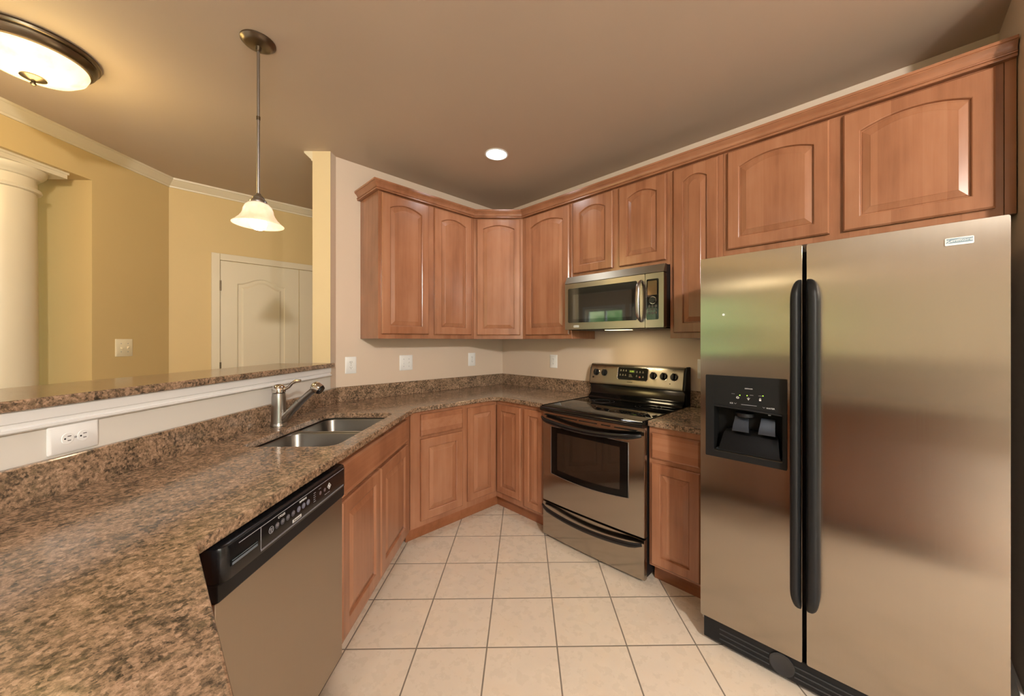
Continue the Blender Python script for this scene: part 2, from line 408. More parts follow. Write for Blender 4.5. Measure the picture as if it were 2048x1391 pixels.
for i, (a, b) in enumerate(WIN):
    r = struct(thing('window_%d' % (i+1), 'x', 'window', ((a+b)/2, YS, WZ0)))
    del r['label']; del r['category']
    h = WZ1-WZ0; hw = (b-a)/2; q = MB()
    for x0, x1, z0, z1 in ((-hw, -hw+.05, 0, h), (hw-.05, hw, 0, h), (-hw+.05, hw-.05, 0, .05), (-hw+.05, hw-.05, h-.05, h), (-hw+.05, hw-.05, h/2-.025, h/2+.025), (-.025, .025, .05, h-.05)):
        q.box(x0, x1, -.16, -.10, z0, z1)
    q.build('window_frame', WTRIM, r)
    MB().box(-hw+.04, hw-.04, -.133, -.127, .04, h-.04).build('pane', WGLASS, r)
    q = MB()
    for x0, x1, z0, z1 in ((-hw-.08, -hw, -.02, h+.08), (hw, hw+.08, -.02, h+.08), (-hw, hw, h, h+.08), (-hw-.1, hw+.1, -.06, 0)): q.box(x0, x1, .0, .02, z0, z1)
    q.build('window_casing', WTRIM, r)
# crown moulding in the dining room
cp = [(0, 2.622), (.008, 2.622), (.010, 2.634), (.016, 2.638), (.03, 2.652), (.047, 2.668), (.052, 2.674), (.058, 2.676), (.06, ZC), (0, ZC)]
struct(MB().sweep([(XD, 0), c0, dn(3.9)][::-1], cp).build('trim_1', TRIM))
struct(MB().sweep([(-.12, 0), pw(-.0518, -TW), pw(SE, -TW)], cp).build('trim_2', TRIM))
# cove under the bar top, running along the half wall
kp = [(0, 1.110), (.010, 1.110), (.014, 1.114), (.014, 1.121), (.006, 1.123), (.006, 1.134), (.010, 1.137), (.011, 1.168), (0, 1.168)]
struct(MB().sweep([(3.3, yb), A, pw(.085, 0)], kp).build('trim_3', WTRIM))
struct(MB().box(X1-.014, X1-.001, -.425, -.002, 0, .11, .003).build('baseboard_right', WTRIM))

# dining double door
dr = struct(thing('door_1', 'x', 'door', (XD, -2.117, 0), 90)); del dr['label']; del dr['category']
# local x = world y (0 .. towards the corner), front = -y local = +x world
DWD = .608
q = MB()
q.box(-.062, -.003, -.018, -.001, 0, 2.13, .004); q.box(DWD*2+.006, DWD*2+.066, -.018, -.001, 0, 2.13, .004); q.box(-.003, DWD*2+.006, -.018, -.001, 2.071, 2.13, .004)
q.build('casing', TRIM, dr)
def dleaf(x0, x1):
    zt = 2.067; q = MB()
    n = 16; xl, xr = x0+.118, x1-.118; xm = (x0+x1)/2
    def ring(d, y, z0, z1):
        pts = [(xl+d, y, z0+d), (xr-d, y, z0+d)]
        for i in range(n+1):
            t = i/n; xx = (xr-d)+((xl+d)-(xr-d))*t
            pts.append((xx, y, z1-d+.058*(.5-.5*math.cos(2*PI*t))))
        return pts
    def flat(y, z0, z1):
        pts = [(x0, y, z0), (x1, y, z0)]
        for i in range(n+1): pts.append((x1+(x0-x1)*i/n, y, z1))
        return pts
    q.rings([flat(-.001, .76, zt), flat(-.010, .76, zt), ring(0, -.010, .95, 1.875), ring(.008, -.004, .95, 1.875), ring(.03, -.004, .95, 1.875), ring(.045, -.010, .95, 1.875)])
    q.box(x0, x1, -.010, -.001, .008, .76)
    return q
dl = dleaf(.0, DWD-.003).build('door_leaf', TRIM, dr)
dl2 = dleaf(DWD+.003, DWD*2).build('door_leaf', TRIM, dr)
for z in (1.845, 1.12, .25):
    MB().cyl((-.002, -.014, z-.046), (-.002, -.014, z+.046), .007, n=12).build('hinge', BRONZE, dr)

# column under the header
cl = pempty('column', 'round cream column under the dining room opening header', 'column', .436, ND-.215, 0)
rr = .145
MB().lathe([(rr*1.04, .12), (rr, .22), (rr*.985, 1.2), (rr*.95, 2.262)], 48).build('shaft', TRIM, cl, 40)
MB().lathe([(rr*.95, 2.262), (rr*1.06, 2.266), (rr*1.09, 2.276), (rr*1.06, 2.287), (rr*.96, 2.291), (rr*.95, 2.345), (rr*1.02, 2.350), (rr*1.04, 2.357), (rr*1.12, 2.366), (rr*1.2, 2.381), (rr*1.23, 2.398), (rr*1.23, 2.402)], 48).build('capital', TRIM, cl, 40)
MB().box(-.18, .18, -.18, .18, 2.402, 2.428).box(-.186, .186, -.186, .186, 2.428, 2.4425).build('abacus', TRIM, cl)
MB().lathe([(rr*1.25, .06), (rr*1.28, .09), (rr*1.1, .12)], 48).box(-.2, .2, -.2, .2, 0, .06).build('base', TRIM, cl, 40)

# ------------------------------------------------------------------ cabinets
def door_mesh(q, x0, x1, z0, z1, y, rise=0, fw=.056, top=None, mat=None):
    """frame and panel rings; y = plane of the cabinet face, door stands 20 mm proud"""
    n = 14 if rise else 1; top = fw+rise if top is None else top
    xl, xr, zb, zt = x0+fw, x1-fw, z0+fw, z1-top
    def inner(d, yy):
        pts = [(xl+d, yy, zb+d), (xr-d, yy, zb+d)]
        for i in range(n+1):
            t = i/n; pts.append(((xr-d)+((xl+d)-(xr-d))*t, yy, zt-d+rise*(1-(2*t-1)**2)))
        return pts
    def outer(d, yy):
        pts = [(x0+d, yy, z0+d), (x1-d, yy, z0+d)]
        for i in range(n+1): pts.append((x1-d+(x0-x1+2*d)*i/n, yy, z1-d))
        return pts
    R = [outer(0, y-.0005), outer(0, y-.014), outer(.002, y-.016), outer(.006, y-.020), inner(0, y-.020), inner(.003, y-.0185), inner(.0055, y-.0085)]
    q.rings(R, cap1=False, mat=mat)
    return [inner(.0055, y-.0085), inner(.0095, y-.0085), inner(.011, y-.0105), inner(.036, y-.0175), inner(.0375, y-.0185)]
def door(parent, x0, x1, z0, z1, y, rise=0, mat=None, mat_=None, **kw):
    q = MB(); pan = door_mesh(q, x0, x1, z0, z1, y, rise, mat=mat, **kw)
    d = q.build('door', WOOD, parent); MB().rings(pan, cap0=False, mat=mat).build('raised_panel', WOOD, d); return d
def drawer(parent, x0, x1, z0, z1, y, name='drawer_front', mat=None):
    def o(d, yy): return [(x0+d, yy, z0+d), (x1-d, yy, z0+d), (x1-d, yy, z1-d), (x0+d, yy, z1-d)]
    return MB().rings([o(0, y-.0005), o(0, y-.013), o(.003, y-.016), o(.010, y-.020)], mat=mat).build(name, WOODH, parent)
ZU, ZT = 1.372, 2.41
YU = .312
G1 = 'maple wall cabinets under the crown moulding'
def upper(label, loc, rotz, wd, z0, doors, name='wall_cabinet', sides=(0, 0)):
    t = thing(name, label, 'cabinet', (loc[0], loc[1], z0), rotz, G1)
    MB().box(.0005, wd-.0005, -YU, -.002, 0, ZT-z0, .001, 1).build('body', WOOD, t)
    for a, b, za, zb, rise in doors: door(t, a, b, za-z0, zb-z0, -YU, rise)
    return t
upper('two-door wall cabinet at the left end of the run above the light switch', (0, -1.445), 90, .835, ZU, [(.021, .389, 1.405, 2.40, .034), (.442, .798, 1.405, 2.40, .034)])
t = thing('corner_wall_cabinet', 'narrow diagonal wall cabinet filling the corner, with one arched door', 'cabinet', ((.312+.61)/2, -(.312+.61)/2, ZU), 45, G1)
Mi = Matrix.Rotation(-PI/4, 4, 'Z') @ Matrix.Translation((-(.461), .461, 0))
MB().prism([(.002, -.002), (.002, -.6095), (.312, -.6095), (.6095, -.312), (.6095, -.002)], 0, ZT-ZU, mat=Mi).build('body', WOOD, t)
door(t, -.183, .190, 1.405-ZU, 2.40-ZU, 0, .030, fw=.05)
upper('single-door wall cabinet between the corner cabinet and the microwave', (.61, 0), 0, .533, ZU, [(.049, .515, 1.405, 2.40, .038)])
upper('short two-door wall cabinet directly above the microwave', (1.143, 0), 0, .762, 1.832, [(.022, .362, 1.862, 2.40, .034), (.413, .741, 1.862, 2.40, .034)])
upper('narrow wall cabinet between the microwave and the refrigerator', (1.905, 0), 0, .305, ZU, [(.026, .280, 1.405, 2.40, .028)])
t = upper('wide two-door wall cabinet above the refrigerator', (2.21, 0), 0, .98, 1.832, [(.024, .466, 1.862, 2.40, .036), (.515, .958, 1.862, 2.40, .036)])
MB().box(.9805, 1.008, -YU-.004, -YU+.015, 0, ZT-1.832).build('filler_strip', WOOD, t)
# crown moulding on the wall cabinets
pr = [(-.02, 2.4105), (.0225, 2.4105), (.0245, 2.413), (.0245, 2.418), (.0215, 2.4195), (.0215, 2.4215), (.0265, 2.423), (.0285, 2.426), (.0265, 2.429), (.0215, 2.4305), (.0225, 2.4365), (.0255, 2.444), (.031, 2.452), (.0385, 2.459), (.0405, 2.461), (.0405, 2.4635), (.044, 2.465), (.044, 2.476), (-.02, 2.476)]
cm = MB().sweep([(.002, -1.445), (YU, -1.445), (YU, -.61), (.61, -YU), (3.218, -YU)], pr)
# lower edge sits on the face of the doors' top rail
tag(cm.build('crown_moulding', WOODH, None, 30), 'maple crown moulding along the top of the wall cabinets', 'moulding')

G2 = 'maple base cabinets under the granite worktop'
YB, ZB0, ZB1 = .61, .105, .882
def toe(mb, *a): return mb
# corner cabinet with bi-fold doors
t = thing('corner_base_cabinet', 'corner base cabinet with folded pair of doors left of the stove', 'cabinet', (0, 0, 0), 0, G2)
MB().prism([(.003, -.003), (.003, -.914), (.61, -.914), (.61, -.61), (1.147, -.61), (1.147, -.003)], ZB0, ZB1).build('body', WOOD, t)
MB().prism([(.003, -.003), (.003, -.914), (.545, -.914), (.545, -.545), (1.147, -.545), (1.147, -.003)], 0, ZB0).build('toe_kick', TOEW, t)
ML = Matrix.Rotation(PI/2, 4, 'Z')
door(t, -.904, -.633, .153, .853, -YB, mat=ML, fw=.048)
door(t, .633, .898, .153, .853, -YB, fw=.048)
door(t, .936, 1.125, .128, .853, -YB, fw=.045)
# drawer base
t = thing('drawer_base_cabinet', 'base cabinet with one drawer over a door, right of the sink cabinet', 'cabinet', (0, 0, 0), 0, G2)
MB().prism([(.003, -.9145), (.003, -1.36), (.606, -1.36), (.61, -1.362), (.61, -.9145)], ZB0, ZB1).build('body', WOOD, t)
MB().prism([(.003, -.9145), (.003, -1.36), (.545, -1.36), (.545, -.9145)], 0, ZB0).build('toe_kick', TOEW, t)
drawer(t, -1.291, -.951, .713, .860, -YB, mat=ML)
door(t, -1.291, -.951, .142, .692, -YB, mat=ML)
# sink base
SL = 1.215
t = pempty('sink_base_cabinet', 'sink base cabinet with false drawer front between dishwasher and corner', 'cabinet', SL, 0, 0, G2)
wdt = SL-.256
q = MB(); q.box(0, wdt, -YB, -YB+.02, ZB0, ZB1); q.box(0, .016, -YB+.02, -.004, ZB0, ZB1); q.box(wdt-.016, wdt, -YB+.02, -.004, ZB0, ZB1); q.box(.016, wdt-.016, -YB+.02, -.004, ZB0, ZB0+.016); q.build('body', WOOD, t)
MB().box(0, wdt, -.545, -.53, 0, ZB0).build('toe_kick', TOEW, t)
L_ = lambda s: SL-s
drawer(t, L_(1.196), L_(.349), .716, .858, -YB, 'false_drawer_front')
door(t, L_(1.196), L_(.800), .142, .701, -YB); door(t, L_(.788), L_(.347), .142, .701, -YB)
# end of the peninsula
t = thing('peninsula_base_cabinet', 'long base cabinet at the turned end of the peninsula, beside the dishwasher', 'cabinet', (0, 0, 0), 0, G2)
YE = -2.518
xa = pw(1.832, 0)
pts = [pw(1.832, .003), pw(1.832, .606), (.606/S2-DP-YE, YE), (3.3, YE), (3.3, yb+.003), on_n_y(.004, yb+.003)]
MB().prism(pts, ZB0, ZB1).build('body', WOOD, t)
MB().prism([pw(1.9, .003), (1.86, YE-.065), (3.3, YE-.065), (3.3, yb+.003), on_n_y(.004, yb+.003)], 0, ZB0).build('toe_kick', TOEW, t)
MF = Matrix.Translation((0, YE, 0)) @ Matrix.Rotation(PI, 4, 'Z')
for a in (1.84, 2.32, 2.80):
    door(t, -(a+.45), -a, .14, .69, 0, mat=MF); drawer(t, -(a+.45), -a, .713, .86, 0, mat=MF)
# right base
t = thing('narrow_base_cabinet', 'narrow base cabinet with drawer between stove and refrigerator', 'cabinet', (1.914, 0, 0), 0, G2)
MB().box(0, .312, -YB, -.003, ZB0, ZB1).build('body', WOOD, t); MB().box(0, .312, -.545, -.003, 0, ZB0).build('toe_kick', TOEW, t)
drawer(t, .018, .280, .708, .848, -YB); door(t, .018, .280, .122, .682, -YB, fw=.05)

# ------------------------------------------------------------------ worktops
ZG0, ZG1 = .8835, .914
NF = .642; XF = .638; YEF = -2.49
def arc(c, r, a0, a1, n=8): return [(c[0]+r*math.cos(math.radians(a0+(a1-a0)*i/n)), c[1]+r*math.sin(math.radians(a0+(a1-a0)*i/n))) for i in range(n+1)]
ri = .075
k = NF/S2-DP                    # front of peninsula: x + y = k
v0 = (XF, k-XF)
vd = Vector((S2, -S2))
corner_out = [(XF, v0[1]+.03), (XF+.003, v0[1]+.014), (XF+.011, v0[1]-.004), (XF+.021, v0[1]-.021)]
xe = k-YEF
poly = [(.002, -.002), (1.150, -.002), (1.150, -XF)]+arc((XF+ri, -XF-ri), ri, 90, 180)+corner_out+[(xe, YEF), (3.32, YEF), (3.32, yb+.002), on_n_y(.003, yb+.002), pw(0, .003)]
hole = [pw(s, n) for s, n in rrect(.42, 1.135, .165, .565, .055)]
wt = thing('granite_worktop', 'brown speckled granite worktop with sink cut-out running round the corner', 'worktop', (0, 0, 0))
MB().prism(poly, ZG0, ZG1, [hole]).build('slab', GRANITE, wt, bevel=.004)
MB().sweep([on_n_y(.003, yb+.03), pw(0, .003), (.003, -.0031), (1.150, -.003)], [(0, ZG1+.0005), (.019, ZG1+.0005), (.019, 1.016), (.016, 1.019), (0, 1.019)]).build('backsplash', GRANITE, wt)
wt2 = thing('granite_worktop', 'short piece of granite worktop between stove and refrigerator', 'worktop', (1.918, 0, 0))
MB().box(0, .300, -XF, -.002, ZG0, ZG1, .003).build('slab', GRANITE, wt2)
MB().box(0, .300, -.021, -.002, ZG1+.0005, 1.019, .003).build('backsplash', GRANITE, wt2)
# raised bar
ZR0, ZR1 = 1.169, 1.199
def bar_poly(nf, nb):
    Af = on_n_y(nf, yb+nf); Bb = on_n_y(nb, yb+nb)
    return [pw(.052, nf), Af, (3.5, yb+nf), (3.5, yb+nb), Bb, pw(SE+.002, nb), pw(SE+.002, .002), pw(.052, .002)]
tag(MB().prism(bar_poly(.022, -.36), ZR0, ZR1).build('granite_bar_top', GRANITE, None, bevel=.006), 'raised granite bar top on the white half wall', 'bar top')

# ------------------------------------------------------------------ sink and faucet
sk = pempty('double_sink', 'stainless double-bowl sink set under the granite worktop', 'sink', .777, .365, .70)
def bowl(x0, x1, y0, y1, zb, zt):
    R = []
    for d, z, r in ((0, zt, .06), (.004, zt-.01, .06), (.012, zb+.05, .06), (.02, zb+.02, .06), (.045, zb, .05)):
        R.append([(p[0], p[1], z) for p in rrect(x0+d, x1-d, y0+d, y1-d, r)])
    return R
zt = .881-.70
ho = [rrect(-.352, .020, -.215, .21, .06), rrect(.038, .365, -.215, .21, .06)]
ri_ = rrect(-.385, .395, -.240, .235, .07)
MB().prism(ri_, zt-.004, zt, ho).build('rim', M('sink_rim_steel', .3, 1, srgb(190, 184, 172)).m, sk)
for i, (x0, x1) in enumerate(((-.352, .020), (.038, .365))):
    b = MB().rings(bowl(x0, x1, -.215, .21, 0, zt-.002), cap0=False).build('bowl', ST_S, sk, 60)
    so = b.modifiers.new('t', 'SOLIDIFY'); so.thickness = .002; so.offset = -1
    MB().lathe([(.045, .004), (.042, .0055), (.03, .003), (.02, .0032)], 28, ((x0+x1)/2, 0, 0)).build('drain', CHROME, b, 50)

fc = pempty('kitchen_faucet', 'single-lever brushed faucet with pull-out sprayer behind the sink', 'faucet', .755, .085, ZG1)
MB().lathe([(.037, .0005), (.037, .010), (.034, .014), (.0335, .018), (.0325, .10), (.032, .148), (.029, .170), (.026, .172)], 36).build('body', NICKEL, fc, 40)
MB().lathe([(.028, .1725), (.0315, .175), (.032, .190), (.030, .200), (.022, .211), (.008, .2165)], 36).build('handle_hub', CHROME, fc, 40)
def pts_(P): return [Vector(p) for p in P]
MB().tube([(0, -.012, .192), (0, -.036, .193), (0, -.054, .203), (0, -.070, .222), (0, -.088, .233), (0, -.112, .234)], [.010, .0095, .009, .009, .0105, .0085], 14, .8).build('lever', CHROME, fc, 60)
MB().tube([(0, -.015, .030), (0, -.04, .050), (0, -.075, .088), (0, -.11, .124)], [.020, .022, .020, .0185], 20).build('spout', NICKEL, fc, 60)
MB().tube([(0, -.1105, .1245), (0, -.14, .152), (0, -.175, .182), (0, -.19, .194)], [.0175, .0165, .016, .016], 20).build('sprayer_handle', NICKEL, fc, 60)
dv = Vector((0, -.62, -.42)).normalized(); c_ = Vector((0, -.190, .203))
MB().tube([c_-dv*.02, c_-dv*.012, c_+dv*.004, c_+dv*.028], [.012, .024, .028, .0265], 24).build('spray_head', CHROME, fc, 60)
MB().tube([c_+dv*.0285, c_+dv*.038], [.026, .021], 24).build('spray_face', BLACK, fc, 50)

# ------------------------------------------------------------------ dishwasher
DL = 1.828
dw = pempty('dishwasher', 'stainless dishwasher with black control strip under the worktop', 'dishwasher', DL, 0, 0)
W_ = .607
MB().box(.004, W_-.004, -.575, -.03, .012, .872).build('tub', SATIN, dw)
MB().box(.001, W_-.001, -.640, -.576, .112, .742, .003).build('door', ST_P, dw)
MB().box(.01, W_-.01, -.556, -.5755, .008, .105).build('kick_plate', SATIN, dw)
def cpr(o):
    r = .030; pts = [(0, -.578), (W_, -.578)]
    pts = [(0+o, -.578), (0+o, -.632)]+[(.028-.028*math.cos(t)+o*math.cos(t), -.632-(.026-o)*math.sin(t)) for t in [PI/2*i/6 for i in range(1, 7)]]
    pr_ = [(W_-p[0], p[1]) for p in reversed(pts)]
    return pts+pr_
cp_ = dw
co = MB().rings([[(x, y, .788) for x, y in cpr(.001)], [(x, y, .790) for x, y in cpr(0)], [(x, y, .860) for x, y in cpr(0)], [(x, y, .868) for x, y in cpr(.003)], [(x, y, .872) for x, y in cpr(.010)]]).build('control_panel', BLACK, dw, 35)
MB().box(.0, W_, -.648, -.577, .7435, .787, .004).build('latch_strip', SATIN, dw)
LX = lambda s: DL-s-.012
yf = -.6585
fr = MB()
fx0, fx1, fz0, fz1 = LX(1.690), W_-.030, .7985, .8600
for a in ((.05, fx1, fz1-.0006, fz1+.0006), (fx0, fx1, fz0-.0005, fz0+.0005), (fx0-.0005, fx0+.0005, fz0, fz1), (fx0, fx1, fz0-.0035, fz0-.0025)):
    fr.box(a[0], a[1], yf-.0003, yf+.001, a[2], a[3])
fr.build('panel_outline', GREY, co)
for i, s_ in enumerate((1.650, 1.625, 1.601, 1.577, 1.552, 1.524, 1.499, 1.474)):
    q = MB(); x_ = LX(s_); q.tube([(x_+.0092*math.cos(2*PI*j/24), yf-.0002, .832+.0092*math.sin(2*PI*j/24)) for j in range(25)], .0006, 6) if i == 0 else q.cyl((x_, yf+.001, .832), (x_, yf-.0003, .832), .0088, n=24)
    b_ = q.build('button', GREY if i == 0 else M('button_face', .4, 0, srgb(64, 64, 72) if i < 5 else srgb(96, 98, 116)).m, co)
    q = MB()
    for j in range(2 if i else 3): q.box(x_-.0056+.001*j, x_+.0056-.001*j, yf-.0006, yf, .8345-.0042*j, .8362-.0042*j)
    q.build('button_print', GREY, b_)
text('CYCLES', .009, LGREY, co, 'lettering', LX(1.606), yf-.0001, .851)
text('OPTIONS', .009, LGREY, co, 'lettering', LX(1.502), yf-.0001, .851)
bd = MB().box(LX(1.555), LX(1.512), yf-.0006, yf+.001, .8035, .8125).build('badge', LGREY, co)
text('Kenmore', .0085, SATIN, bd, 'lettering', LX(1.5335), yf-.0007, .808)
q = MB()
for j in range(5): q.box(LX(1.437)-.006, LX(1.437)+.006-.002*(j % 2), yf-.0004, yf+.001, .846-.007*j, .8472-.007*j)
for j in range(3): q.box(LX(1.405)-.006+.005*j, LX(1.405)-.004+.005*j, yf-.0004, yf+.001, .848, .8492)
for j in range(2): q.box(LX(1.36)-.014+.018*j, LX(1.36)+.001+.018*j, yf-.0004, yf+.001, .8135, .8145)
q.build('lettering', GREY, co)
for s_ in (1.402, 1.374): MB().cyl((LX(s_), yf+.001, .832), (LX(s_), yf-.0004, .832), .0062, n=20).build('button', M('button_red', .4, 0, srgb(92, 82, 86)).m, co)
xx = LX(1.345); q = MB(); ds = [(xx, .845), (xx+.011, .834), (xx, .823), (xx-.011, .834), (xx, .845)]
q.tube([(a, yf-.0002, b) for a, b in ds], .0008, 6); q.box(xx-.003, xx+.003, yf-.0005, yf+.001, .8325, .8355); q.box(xx-.003, xx-.0015, yf-.0005, yf+.001, .829, .839); q.box(xx+.0015, xx+.003, yf-.0005, yf+.001, .829, .839)
q.build('logo', LGREY, co)
MB().box(LX(1.792), LX(1.700), yf-.0004, yf+.004, .817, .8335, .0003, 1).build('vent', DARK, co)
q = MB(); MV = None
for j, (dz, h_) in enumerate(((.829, .0014), (.8215, .006))): q.box(LX(1.788), LX(1.704), yf-.0018, yf+.002, dz-h_/2, dz+h_/2, .0004, 1)
q.build('vent_louvre', M('louvre_highlight_grey', .25, .2, srgb(104, 114, 124)).m, co)  # lightened grey puts the vent's blue-grey highlights into the colour

# ------------------------------------------------------------------ stove
rg = thing('stove', 'freestanding stainless electric stove with black glass top under the microwave', 'stove', (1.156, 0, 0))
RW = .754
MB().box(.004, RW-.004, -.628, -.05, .03, .892, .003).build('body', SATIN, rg)
for x_ in (.05, RW-.05):
    for y_ in (-.58, -.1): MB().cyl((x_, y_, 0), (x_, y_, .0295), .018, n=14).build('foot', SATIN, rg)
def bow(x0, x1, z0, z1, y0, bul, zc0=0, zc1=0, n=14, y1=-.629, edge=.004):
    """front panel gently bowed outward; zc0/zc1 curve its lower and upper edge"""
    def rg_(d, dy):
        pts = []
        for i in range(n+1):
            t = i/n; pts.append((x0+d+(x1-x0-2*d)*t, y0-bul*(1-(2*(x0+d+(x1-x0-2*d)*t)/RW-1)**2)+dy, z0+d-zc0*(1-(2*t-1)**2)))
        for i in range(n+1):
            t = 1-i/n; pts.append((x0+d+(x1-x0-2*d)*t, y0-bul*(1-(2*(x0+d+(x1-x0-2*d)*t)/RW-1)**2)+dy, z1-d+zc1*(1-(2*t-1)**2)))
        return pts
    back = [(p[0], y1, p[2]) for p in rg_(0, 0)]
    return [back, rg_(0, edge), rg_(edge*.5, 0)], rg_
def bowpanel(q, *a, **k):
    R, _ = bow(*a, **k); n = len(R[0])//2
    t = bmesh.new(); VV = [[t.verts.new(p) for p in r] for r in R]
    m = len(R[0])
    for A_, B_ in zip(VV, VV[1:]):
        for i in range(m): t.faces.new((A_[i], A_[(i+1) % m], B_[(i+1) % m], B_[i]))
    for V_ in (VV[0], VV[-1]):
        for i in range(n-1): t.faces.new((V_[i], V_[i+1], V_[m-2-i], V_[m-1-i]))
    bmesh.ops.recalc_face_normals(t, faces=t.faces[:]); q._merge(t); return q
od = bowpanel(MB(), .001, RW-.001, .262, .872, -.660, .010).build('oven_door', ST_R, rg, 40)
WF = M('oven_window_frame', .08, 0, (.003, .003, .003, 1), .2).m
wn_ = bowpanel(MB(), .082, .657, .462, .776, -.6630, .010, .018, .004, y1=-.655, edge=.002).build('window', WF, od, 40)
bowpanel(MB(), .137, .605, .497, .742, -.6640, .010, .012, .002, y1=-.661, edge=.001).build('window_glass', PANEK, wn_, 40)
q = MB(); R, _ = bow(.080, .659, .460, .778, -.6625, .010, .018, .004, y1=-.655, edge=.001)
q.tube([Vector(p) for p in R[2]]+[Vector(R[2][0])], .0014, 8).build('window_trim', NICKEL, wn_, 60)
q = MB()
for a, b in ((.025, .125), (.14, .30), (.315, .45), (.48, .54), (.57, .71)): q.box(a, b, -.6725, -.660, .8500, .8545)
q.build('vent_slot', DARK, od)
def barh(z0, dz, y0, r, bul, zend, n=22, x0=.012, x1=None):
    x1 = RW-.008 if x1 is None else x1; P = []; Rr = []
    for i in range(n+1):
        t = i/n; u = 1-(2*t-1)**2; e_ = min(1, min(t, 1-t)/.09); e_ = math.sin(e_*PI/2)
        P.append((x0+(x1-x0)*t, y0-bul*e_-.006*u, zend-dz*u)); Rr.append(r*(.62+.38*e_))
    return MB().tube(P, Rr, 16, .62, up=(0, 0, 1))
barh(.83, .032, -.684, .0155, .030, .834).build('oven_handle', BLACK, od, 60)
dd = bowpanel(MB(), .001, RW-.001, .028, .252, -.660, .010).build('drawer', ST_R, rg, 40)
barh(.23, .036, -.676, .015, .024, .232).build('drawer_handle', BLACK, dd, 60)
q = MB()
prof = [(-.629, .8735), (-.676, .8735), (-.686, .880), (-.690, .889), (-.688, .899), (-.680, .9065), (-.668, .9105), (-.10, .9105), (-.10, .893), (-.629, .893)]
ct = MB().rings([[(x_, y_, z_) for y_, z_ in prof] for x_ in (-.001, RW+.001)]).build('cooktop', GLASSK, rg, 40)
for x_ in (.004, RW-.004): MB().tube([(x_, -.672, .9115), (x_, -.10, .9115)], .004, 8).build('cooktop_edge', BLACK, ct, 60)
for cx_, cy_, r_ in ((.205, -.50, .11), (.545, -.47, .118), (.205, -.235, .09), (.56, -.22, .085)):
    q = MB()
    for rr_ in (r_, r_*.66): q.lathe([(rr_-.0018, .9107), (rr_-.0018, .9112), (rr_+.0018, .9112), (rr_+.0018, .9107)], 56, (cx_, cy_, 0), False, False)
    q.build('burner_ring', RING, ct)
# back console
def con(x0, x1, prof): return MB().rings([[(x_, y_, z_) for y_, z_ in prof] for x_ in (x0, x1)])
con(.002, RW-.008, [(-.03, .9115), (-.118, .9115), (-.112, .925), (-.088, .940), (-.078, .955), (-.066, 1.022), (-.03, 1.022)]).build('riser', M('black_enamel', .12, 0, (.004, .004, .004, 1), .35).m, rg, 50)
cpan = con(-.002, RW-.012, [(-.008, 1.018), (-.092, 1.018), (-.095, 1.024), (-.092, 1.040), (-.072, 1.135), (-.066, 1.158), (-.055, 1.170), (-.038, 1.175), (-.008, 1.175)]).build('console', ST_H, rg, 50, bevel=.004)
con(RW-.0115, RW+.006, [(-.004, .913), (-.06, .913), (-.07, 1.0), (-.094, 1.02), (-.070, 1.14), (-.050, 1.174), (-.034, 1.178), (-.004, 1.178)]).build('console_end', SATIN, rg, 50, bevel=.004)
con(-.010, -.0025, [(-.004, .913), (-.05, .913), (-.07, 1.0), (-.090, 1.02), (-.070, 1.14), (-.050, 1.172), (-.034, 1.175), (-.004, 1.175)]).build('console_end', SATIN, rg, 50, bevel=.003)
al = math.atan2(.020, .095)      # lean of the console face
def conface(z): return -.092+(z-1.040)*.020/.095
def onface(bm_y0, z0): return Matrix.Translation((0, conface(z0), z0)) @ Matrix.Rotation(-al, 4, 'X')
MF_ = onface(0, 1.108)
q = MB(); fprism(q, rrect(.246, .486, -.042, .048, .014), -.003, .002); q.b.transform(MF_); dsp = q.build('display', GLASSK, cpan)
q = MB(); o_ = rrect(.2435, .4885, -.0445, .0505, .016)
q.tube([(a, -.0015, b) for a, b in o_]+[(o_[0][0], -.0015, o_[0][1])], .0022, 8); q.b.transform(MF_); q.build('display_bezel', CHROME, dsp, 60)
def ftext(body, size, mat, par, x, z, y=-.0034):
    o = text(body, size, mat, par, 'lettering', 0, 0, 0); o.data.transform(Matrix.Translation((x, y, z))); o.data.transform(MF_); return o
q = MB(); q.box(.338, .385, -.0036, -.003, .012, .030); q.b.transform(MF_); lcd = q.build('clock_screen', M('dark_green_screen', .3, 0, (.03, .045, .006, 1)).m, dsp)
ftext('8:08', .0175, DIGIT, lcd, .3615, .021, -.0038)
KP = M('key_print', .5, 0, srgb(150, 142, 118)).m
for x_, z_ in [(.270, .022), (.292, .022), (.314, .022), (.268, -.012), (.290, -.012), (.312, -.012), (.402, .016), (.426, .016), (.450, .016), (.402, -.014), (.452, -.018)]:
    q = MB(); q.box(x_-.0055, x_+.0055, -.0036, -.003, z_-.002, z_+.002); q.box(x_-.003, x_+.003, -.0036, -.003, z_+.005, z_+.010); q.b.transform(MF_); q.build('key', KP, dsp)
q = MB()
for j in range(4): q.box(.340, .358+.004*j, -.0036, -.003, -.003-.006*j, -.001-.006*j)
q.b.transform(MF_); q.build('lettering', KP, dsp)
q = MB(); q.box(.4205, .4325, -.0036, -.003, -.0225, -.012); q.b.transform(MF_); q.build('stop_key', M('red_key', .5, 0, srgb(150, 84, 62)).m, dsp)
ftext('KENMORE', .0095, SATIN, cpan, .350, -.0595, -.0008)
